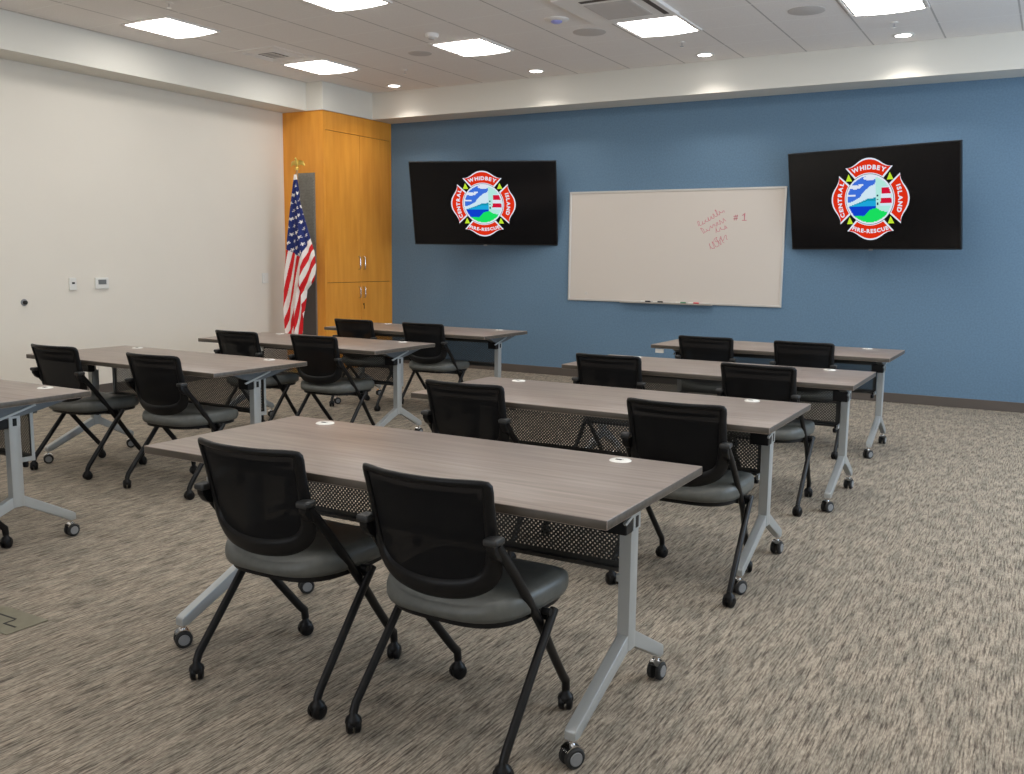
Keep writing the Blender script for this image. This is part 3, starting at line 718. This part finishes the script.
# ------------------------------------------------------------------ training tables
TW, TD, TH = 1.79, 0.765, 0.737
def make_table():
    t = empty('training_table', (0, 0, 0), 'x', 'table', 'flip-top training tables')
    bm = bmesh.new(); fs = box(bm, -TW / 2, TW / 2, -TD / 2, TD / 2, TH - 0.028, TH)
    for i in (0, 2, 3, 4, 5): fs[i].material_index = 1
    es = [e for e in bm.edges]
    bmesh.ops.bevel(bm, geom=es, offset=0.0025, segments=2, profile=0.5, affect='EDGES')
    finish(bm, 'tabletop', [M['laminate'], M['edge']], t, smooth=30)
    for GX in (-0.668, 0.630):
        bm = bmesh.new(); lathe(bm, [(0.001, TH + 0.0005), (0.012, TH + 0.0008), (0.013, TH + 0.003), (0.034, TH + 0.003), (0.038, TH), (0.001, TH - 0.001)], (GX, 0.315, 0), 'z', 28)
        g = finish(bm, 'grommet', M['white'], t, smooth=40); g['label'] = 'white cable grommet'
        bm = bmesh.new(); box(bm, GX - 0.018, GX + 0.004, 0.309, 0.321, TH + 0.0028, TH + 0.0036); finish(bm, 'cable_slot', M['rubber'], g)
    for s in (-1, 1):
        x = s * 0.785
        bm = bmesh.new()                                          # column + splayed near and far feet in one casting
        sec = [(-0.019, -0.028), (0.019, -0.028), (0.023, -0.018), (0.023, 0.018), (0.019, 0.028), (-0.019, 0.028), (-0.023, 0.018), (-0.023, -0.018)]
        prism(bm, [(x + a, 0.035 + b) for a, b in sec], 'z', 0.215, 0.600, 0)
        prism(bm, [(0.063, 0.250), (0.035, 0.275), (0.005, 0.262), (-0.340, 0.118), (-0.352, 0.110), (-0.352, 0.082), (-0.322, 0.080), (0.008, 0.212), (0.03, 0.222), (0.063, 0.215)], 'x', x - 0.018, x + 0.018, 0, 0.006)
        prism(bm, [(0.007, 0.250), (0.035, 0.275), (0.065, 0.262), (0.318, 0.124), (0.330, 0.114), (0.330, 0.084), (0.302, 0.082), (0.062, 0.212), (0.035, 0.222), (0.007, 0.215)], 'x', x - 0.0175, x + 0.0175, 0, 0.006)
        box(bm, *sorted((x + s * 0.004, x + s * 0.026)), 0.005, 0.060, 0.598, 0.650, 0)               # cheek that carries the pivot
        box(bm, *sorted((x + s * 0.026, x + s * 0.027)), 0.022, 0.042, 0.604, 0.640, 1)              # dark slot in the cheek
        lg = finish(bm, 'leg', [M['silver'], M['black']], t, smooth=35)
        cb_, cm_ = caster_mesh('table')
        first = None
        for yy, rz in ((-0.336, -0.55), (0.313, -0.1 if s > 0 else -0.6)):
            if first is None: first = c = finish(cb_, 'caster', cm_, lg, smooth=40)
            else: c = first.copy(); COL.objects.link(c)
            c.location = (x, yy, 0); c.rotation_euler = (0, 0, rz)
        bm = bmesh.new()
        box(bm, *sorted((x - s * 0.060, x + s * 0.024)), -0.045, 0.004, 0.594, 0.660, bevel=0.005)
        finish(bm, 'pivot_block', M['black'], t)
        bm = bmesh.new()
        prism(bm, [(-0.17, 0.7085), (0.31, 0.7085), (0.31, 0.695), (0.16, 0.662), (0.06, 0.645), (0.0, 0.640), (-0.09, 0.668), (-0.17, 0.70)], 'x', x - 0.020, x + 0.0245, 0)
        prism(bm, [(-0.075, 0.640), (-0.065, 0.632), (0.14, 0.688), (0.135, 0.698)], 'x', *sorted((x + s * 0.0245, x + s * 0.033)), 1)   # bright tilt lever
        finish(bm, 'support_arm', [M['armgrey'], M['silver']], t)
    # perforated modesty panel with real holes
    X0, X1, Z0, Z1 = -0.735, 0.735, 0.420, 0.672; yp = 0.165
    px, pz = 0.0170, 0.0085
    bm = bmesh.new(); mi = 0.018; nx = int((X1 - X0 - 2 * mi) / px); nz = int((Z1 - 0.045 - Z0 - mi) / pz); xa = (X0 + X1) / 2 - nx * px / 2
    verts, faces = [], []
    def addf(pts):
        b = len(verts); verts.extend(pts); faces.append(tuple(range(b, b + len(pts))))
    hr = 0.0034
    for j in range(nz):
        off = (j % 2) * 0.5 * px
        z0 = Z0 + mi + j * pz; z1 = z0 + pz; zc = (z0 + z1) / 2
        for i in range(nx - (j % 2)):
            x0 = xa + i * px + off; x1 = x0 + px; xc = (x0 + x1) / 2
            b = len(verts)
            outer = [(x1, zc), (x1, z1), (xc, z1), (x0, z1), (x0, zc), (x0, z0), (xc, z0), (x1, z0)]
            for x, z in outer: verts.append((x, yp, z))
            for k in range(8): a = k * math.pi / 4; verts.append((xc + hr * math.cos(a), yp, zc + hr * math.sin(a)))
            for k in range(8): faces.append((b + k, b + (k + 1) % 8, b + 8 + (k + 1) % 8, b + 8 + k))
        if j % 2:
            addf([(xa, yp, z0), (xa + off, yp, z0), (xa + off, yp, z1), (xa, yp, z1)]); e = xa + nx * px
            addf([(e - px + off, yp, z0), (e, yp, z0), (e, yp, z1), (e - px + off, yp, z1)])
    xe, ze = xa + nx * px, Z0 + mi + nz * pz
    me = bpy.data.meshes.new('modesty_panel'); me.from_pydata(verts, [], faces)
    bm.from_mesh(me); bpy.data.meshes.remove(me)
    box(bm, X0, xa, yp - 0.001, yp + 0.001, Z0, Z1); box(bm, xe, X1, yp - 0.001, yp + 0.001, Z0, Z1)
    box(bm, xa, xe, yp - 0.001, yp + 0.001, Z0, Z0 + mi); box(bm, xa, xe, yp - 0.001, yp + 0.001, ze, Z1)
    box(bm, X0, X1, yp - 0.014, yp + 0.001, Z0 - 0.012, Z0)                                     # folded lower lip
    pn = finish(bm, 'modesty_panel', M['panel'], t); pn['label'] = 'dark perforated steel modesty panel'
    bm = bmesh.new()
    box(bm, X0 + 0.03, X1 - 0.03, yp + 0.01, yp + 0.05, Z1 - 0.04, Z1 + 0.005)                     # beam under the top
    finish(bm, 'crossbeam', M['panel'], t)
    for s in (-1, 1):
        bm = bmesh.new()
        xs = sorted((s * 0.738, s * 0.742)); box(bm, *xs, yp - 0.012, yp + 0.004, Z0 - 0.012, Z1)
        xs = sorted((s * 0.735, s * 0.745)); box(bm, *xs, 0.06, yp, Z0 - 0.010, Z0 + 0.012)
        finish(bm, 'panel_bracket', M['silver'], t)
        bm = bmesh.new(); lathe(bm, [(0.001, 0), (0.012, 0.002), (0.014, 0.02), (0.010, 0.028), (0.001, 0.028)], (s * 0.715, yp - 0.03, Z0 - 0.045), 'z', 14)
        tube(bm, [(s * 0.715, yp - 0.03, Z0 - 0.02), (s * 0.715, yp - 0.004, Z0 - 0.004)], 0.006, 8); finish(bm, 'release_knob', M['black'], t, smooth=50)
    return t
t0 = make_table()
TABLES = [
 (-1.854, 2.560, 0.0, 'grey-brown training table nearest the camera, in the middle foreground'),
 (-1.855, 4.160, 0.2, 'grey-brown training table second from the camera in the right column'),
 (-1.806, 5.725, 0.2, 'grey-brown training table third from the camera in the right column'),
 (-1.858, 7.398, -0.1, 'grey-brown training table nearest the whiteboard in the right column'),
 (-5.098, 7.222, 0.0, 'grey-brown training table in front of the cupboard and left television'),
 (-5.072, 5.677, 0.4, 'grey-brown training table in the left column with orange cupboard reflection'),
 (-5.004, 4.148, -0.8, 'grey-brown training table in the left column, third back from the cupboard, beside the beige wall'),
 (-4.975, 2.556, 0.0, 'grey-brown training table cut off by the left edge of the photo')]
tabs = []
for i, (x, y, a, l) in enumerate(TABLES):
    t = t0 if i == 0 else copy_tree(t0)
    t.location = (x, y, 0); t.rotation_euler = (0, 0, R(a)); t['label'] = l; tabs.append(t)
for k, xl in ((3, -0.825), (5, -0.24)):
    bm = bmesh.new(); box(bm, xl - 0.035, xl + 0.035, -0.372, -0.357, 0.672, 0.705, bevel=0.003)
    tag(finish(bm, 'label_plate', M['white'], tabs[k]), 'small white plate under the front edge')

# ------------------------------------------------------------------ nesting chairs
def make_chair():
    t = empty('nesting_chair', (0, 0, 0), 'x', 'chair', 'black mesh-back chairs at the training tables')
    # seat cushion: stacked rounded outlines
    def outline(sx, y0, y1, e, n=40):
        out = []
        for k in range(n):
            a = 2 * math.pi * k / n; c, s = math.cos(a), math.sin(a)
            u = math.copysign(abs(c) ** e, c); v = math.copysign(abs(s) ** e, s)
            wx = sx * (1.0 + 0.05 * v)
            out.append((u * wx, (y0 + y1) / 2 + v * (y1 - y0) / 2))
        return out
    bm = bmesh.new(); rings = []
    for sc, z in ((0.90, 0.398), (0.975, 0.404), (1.0, 0.420), (1.0, 0.446), (0.985, 0.462), (0.94, 0.473), (0.80, 0.479), (0.5, 0.480), (0.15, 0.478)):
        ring = []
        for x, y in outline(0.243 * sc, -0.212 + (1 - sc) * 0.24, 0.278 - (1 - sc) * 0.24, 0.62):
            dz = -0.030 * max(0, (y - 0.12) / 0.155) ** 2 * (z > 0.44) - 0.018 * max(0, (-y - 0.1) / 0.1) ** 2 * (z > 0.44)  - 0.01 * (1 - (x / 0.24) ** 2) * (z > 0.47)
            ring.append(bm.verts.new((x, y, z + dz + 0.008)))
        rings.append(ring)
    for A, B in zip(rings, rings[1:]):
        for j in range(len(A)): bm.faces.new((A[j], A[(j + 1) % len(A)], B[(j + 1) % len(B)], B[j]))
    bm.faces.new(rings[0][::-1]); bm.faces.new(rings[-1])
    tag(finish(bm, 'seat', M['vinyl'], t, smooth=60), 'grey vinyl seat cushion')
    bm = bmesh.new(); prism(bm, outline(0.222, -0.185, 0.25, 0.6), 'z', 0.390, 0.407); finish(bm, 'seat_pan', M['black'], t, smooth=40)
    bm = bmesh.new()
    tube(bm, [(-0.246, 0.045, 0.375), (0.246, 0.045, 0.375)], 0.011, 10, up=Vector((0, 0, 1)))
    tube(bm, [(-0.19, -0.08, 0.392), (0.19, -0.08, 0.392)], 0.010, 10, up=Vector((0, 0, 1)))
    finish(bm, 'crossbar', M['blackmetal'], t, smooth=50)
    # back rest: curved frame with mesh
    def S(x, z, d=0.0):
        v = (z - 0.50) / 0.32
        lean = -0.180 - 0.064 * v - 0.014 * v * v
        return Vector((x * (0.962 + 0.045 * (1 - max(0, min(1, v)))), lean - 0.035 + 0.055 * (x / 0.21) ** 2 + d, z + 0.018 * (1 - max(0, min(1, v)))))
    def hw_(z):
        if z > 0.575: return 0.196 + 0.016 * (z - 0.575) / 0.25
        return 0.196 * math.sqrt(max(0.0, 1 - ((0.575 - z) / 0.098) ** 2.2))
    loop = [(-0.200, 0.822), (-0.10, 0.824), (0.0, 0.825), (0.10, 0.824), (0.200, 0.822), (0.212, 0.810), (0.208, 0.77), (0.204, 0.72), (0.201, 0.66), (0.197, 0.60), (0.190, 0.555), (0.165, 0.518), (0.12, 0.495), (0.06, 0.484), (0, 0.481),
            (-0.06, 0.484), (-0.12, 0.495), (-0.165, 0.518), (-0.190, 0.555), (-0.197, 0.60), (-0.201, 0.66), (-0.204, 0.72), (-0.208, 0.77), (-0.212, 0.810)]
    pts = []
    for k in range(len(loop)):
        p0, p1, p2, p3 = [loop[(k + q) % len(loop)] for q in (-1, 0, 1, 2)]
        for t_ in (0, 1 / 3, 2 / 3):
            f = lambda i: 0.5 * (2 * p1[i] + (p2[i] - p0[i]) * t_ + (2 * p0[i] - 5 * p1[i] + 4 * p2[i] - p3[i]) * t_ ** 2 + (3 * p1[i] - p0[i] - 3 * p2[i] + p3[i]) * t_ ** 3)
            pts.append((f(0), f(1)))
    bm = bmesh.new(); rings = []; n = len(pts)
    for k, (x, z) in enumerate(pts):                                # frame section: deep in y, wider along the bottom
        nx_, nz_ = pts[(k + 1) % n][1] - pts[k - 1][1], -(pts[(k + 1) % n][0] - pts[k - 1][0]); l = math.hypot(nx_, nz_); nx_ /= l; nz_ /= l
        wd = interp(z, [(0.49, 0.030), (0.55, 0.024), (0.62, 0.017), (0.80, 0.013), (0.83, 0.012)]); dp = 0.012
        cx_, cz_ = x + nx_ * wd * 0.4 * 1, z + nz_ * wd * 0.4 * 1
        ring = []
        for a in range(10):
            ca, sa = math.cos(a * math.pi / 5), math.sin(a * math.pi / 5)
            q = S(x + nx_ * wd * ca, z + nz_ * wd * ca); q.y += dp * sa
            ring.append(bm.verts.new(q))
        rings.append(ring)
    for k in range(n):
        A, B = rings[k], rings[(k + 1) % n]
        for j in range(10): bm.faces.new((A[j], A[(j + 1) % 10], B[(j + 1) % 10], B[j]))
    bk = finish(bm, 'backrest', M['black'], t, smooth=60)
    bm = bmesh.new(); g = []; NZ_, NX_ = 18, 16
    for j in range(NZ_ + 1):
        z = 0.487 + (0.818 - 0.487) * j / NZ_; w = hw_(z); g.append([bm.verts.new(S(w * (2 * i / NX_ - 1), z)) for i in range(NX_ + 1)])
    for j in range(NZ_):
        for i in range(NX_): bm.faces.new((g[j][i], g[j][i + 1], g[j + 1][i + 1], g[j + 1][i]))
    tag(finish(bm, 'mesh_panel', M['mesh'], bk, smooth=80), 'black see-through mesh')
    bm = bmesh.new()                                              # moulded rib across the upper back
    sweep(bm, [S(x, 0.785, 0.006) for x in [-.18 + .36 * k / 16 for k in range(17)]], [(-0.007, -0.003), (0.007, -0.003), (0.007, 0.003), (-0.007, 0.003)], up=Vector((0, 1, 0)))
    finish(bm, 'upper_rib', M['black'], bk, smooth=40)
    # side frames
    cb_, cm_ = caster_mesh('chair'); first = finish(cb_, 'caster', cm_, None, smooth=40)
    used = False
    for s in (-1, 1):
        bm = bmesh.new()
        sec = circ(0.0155, 12, 0.0125)
        sweep(bm, [(s * 0.222, -0.215, 0.655), (s * 0.228, -0.136, 0.560), (s * 0.230, -0.05, 0.450), (s * 0.230, 0.03, 0.345), (s * 0.218, 0.12, 0.230), (s * 0.208, 0.208, 0.122), (s * 0.206, 0.232, 0.098), (s * 0.205, 0.236, 0.066)], sec)
        lg = finish(bm, 'leg', M['blackmetal'], t, smooth=50)
        bm = bmesh.new()
        sweep(bm, [(s * 0.257, 0.052, 0.402), (s * 0.258, -0.05, 0.285), (s * 0.263, -0.222, 0.088), (s * 0.262, -0.235, 0.062)], sec)
        lathe(bm, [(0.001, 0.236), (0.011, 0.236), (0.011, 0.262), (0.001, 0.262)], (0, 0.02, 0.402) , 'x', 12) if s > 0 else lathe(bm, [(0.001, -0.262), (0.011, -0.262), (0.011, -0.236), (0.001, -0.236)], (0, 0.02, 0.402), 'x', 12)
        lr = finish(bm, 'leg', M['blackmetal'], t, smooth=50)
        for par, x, y, rz in ((lg, s * 0.205, 0.236, 0.4 * s), (lr, s * 0.262, -0.235, -0.5 * s + 0.3)):
            c = first if not used else first.copy()
            if used: COL.objects.link(c)
            used = True
            c.parent = par; c.location = (x, y, 0); c.rotation_euler = (0, 0, rz)
        bm = bmesh.new()                                          # short arm stub: padded cap on a tapering bracket
        xm = s * 0.216
        prism(bm, [(-0.238, 0.658), (-0.195, 0.660), (-0.186, 0.640), (-0.185, 0.615), (-0.200, 0.605), (-0.220, 0.618), (-0.236, 0.640)], 'x', xm - 0.014, xm + 0.014, 0, 0.005)
        finish(bm, 'arm_bracket', M['black'], t, smooth=40)
        bm = bmesh.new(); box(bm, xm - 0.022, xm + 0.022, -0.244, -0.194, 0.656, 0.677, bevel=0.008, seg=3); finish(bm, 'arm_cap', mat('dark_grey_pad', (0.020, 0.0205, 0.0205), 0.5) if s < 0 else bpy.data.materials['dark_grey_pad'], t, smooth=50)
    return t
c0 = make_chair()
CHAIRS = [
 (-2.127, 2.300, 0.5, 'black mesh-back chair at the nearest table, left of the pair, fully in view'),
 (-1.445, 2.285, -1.0, 'black mesh-back chair nearest the camera, right of the pair at the foreground table'),
 (-2.362, 3.890, 0.5, 'black mesh-back chair on the left at the second table of the right column'),
 (-1.320, 3.885, 0.5, 'black mesh-back chair on the right at the second table of the right column'),
 (-2.325, 5.450, 0.5, 'black mesh-back chair on the left at the third table of the right column'),
 (-1.400, 5.450, -1.5, 'black mesh-back chair on the right at the third table of the right column'),
 (-2.270, 7.140, 0.0, 'black mesh-back chair on the left at the table nearest the whiteboard'),
 (-1.535, 7.130, 0.0, 'black mesh-back chair on the right at the table nearest the whiteboard'),
 (-5.560, 6.970, 2.0, 'black mesh-back chair in front of the cupboard, left at the farthest left-column table'),
 (-4.785, 6.970, 2.0, 'black mesh-back chair below the left television, right at the farthest left-column table'),
 (-5.390, 5.380, 1.0, 'black mesh-back chair near the flag, left at the table before the farthest one'),
 (-4.665, 5.430, 1.5, 'black mesh-back chair right of the flag, right at the table before the farthest one'),
 (-5.430, 3.890, 1.5, 'black mesh-back chair nearest the beige wall, below the thermostat'),
 (-4.515, 3.890, 1.5, 'black mesh-back chair right of the one below the thermostat, at the same table'),
 (-4.475, 2.340, 0.0, 'black chair cut off by the left edge, only a caster and leg in view')]
for i, (x, y, a, l) in enumerate(CHAIRS):
    c = c0 if i == 0 else copy_tree(c0)
    c.location = (x, y, 0); c.rotation_euler = (0, 0, R(a)); c['label'] = l
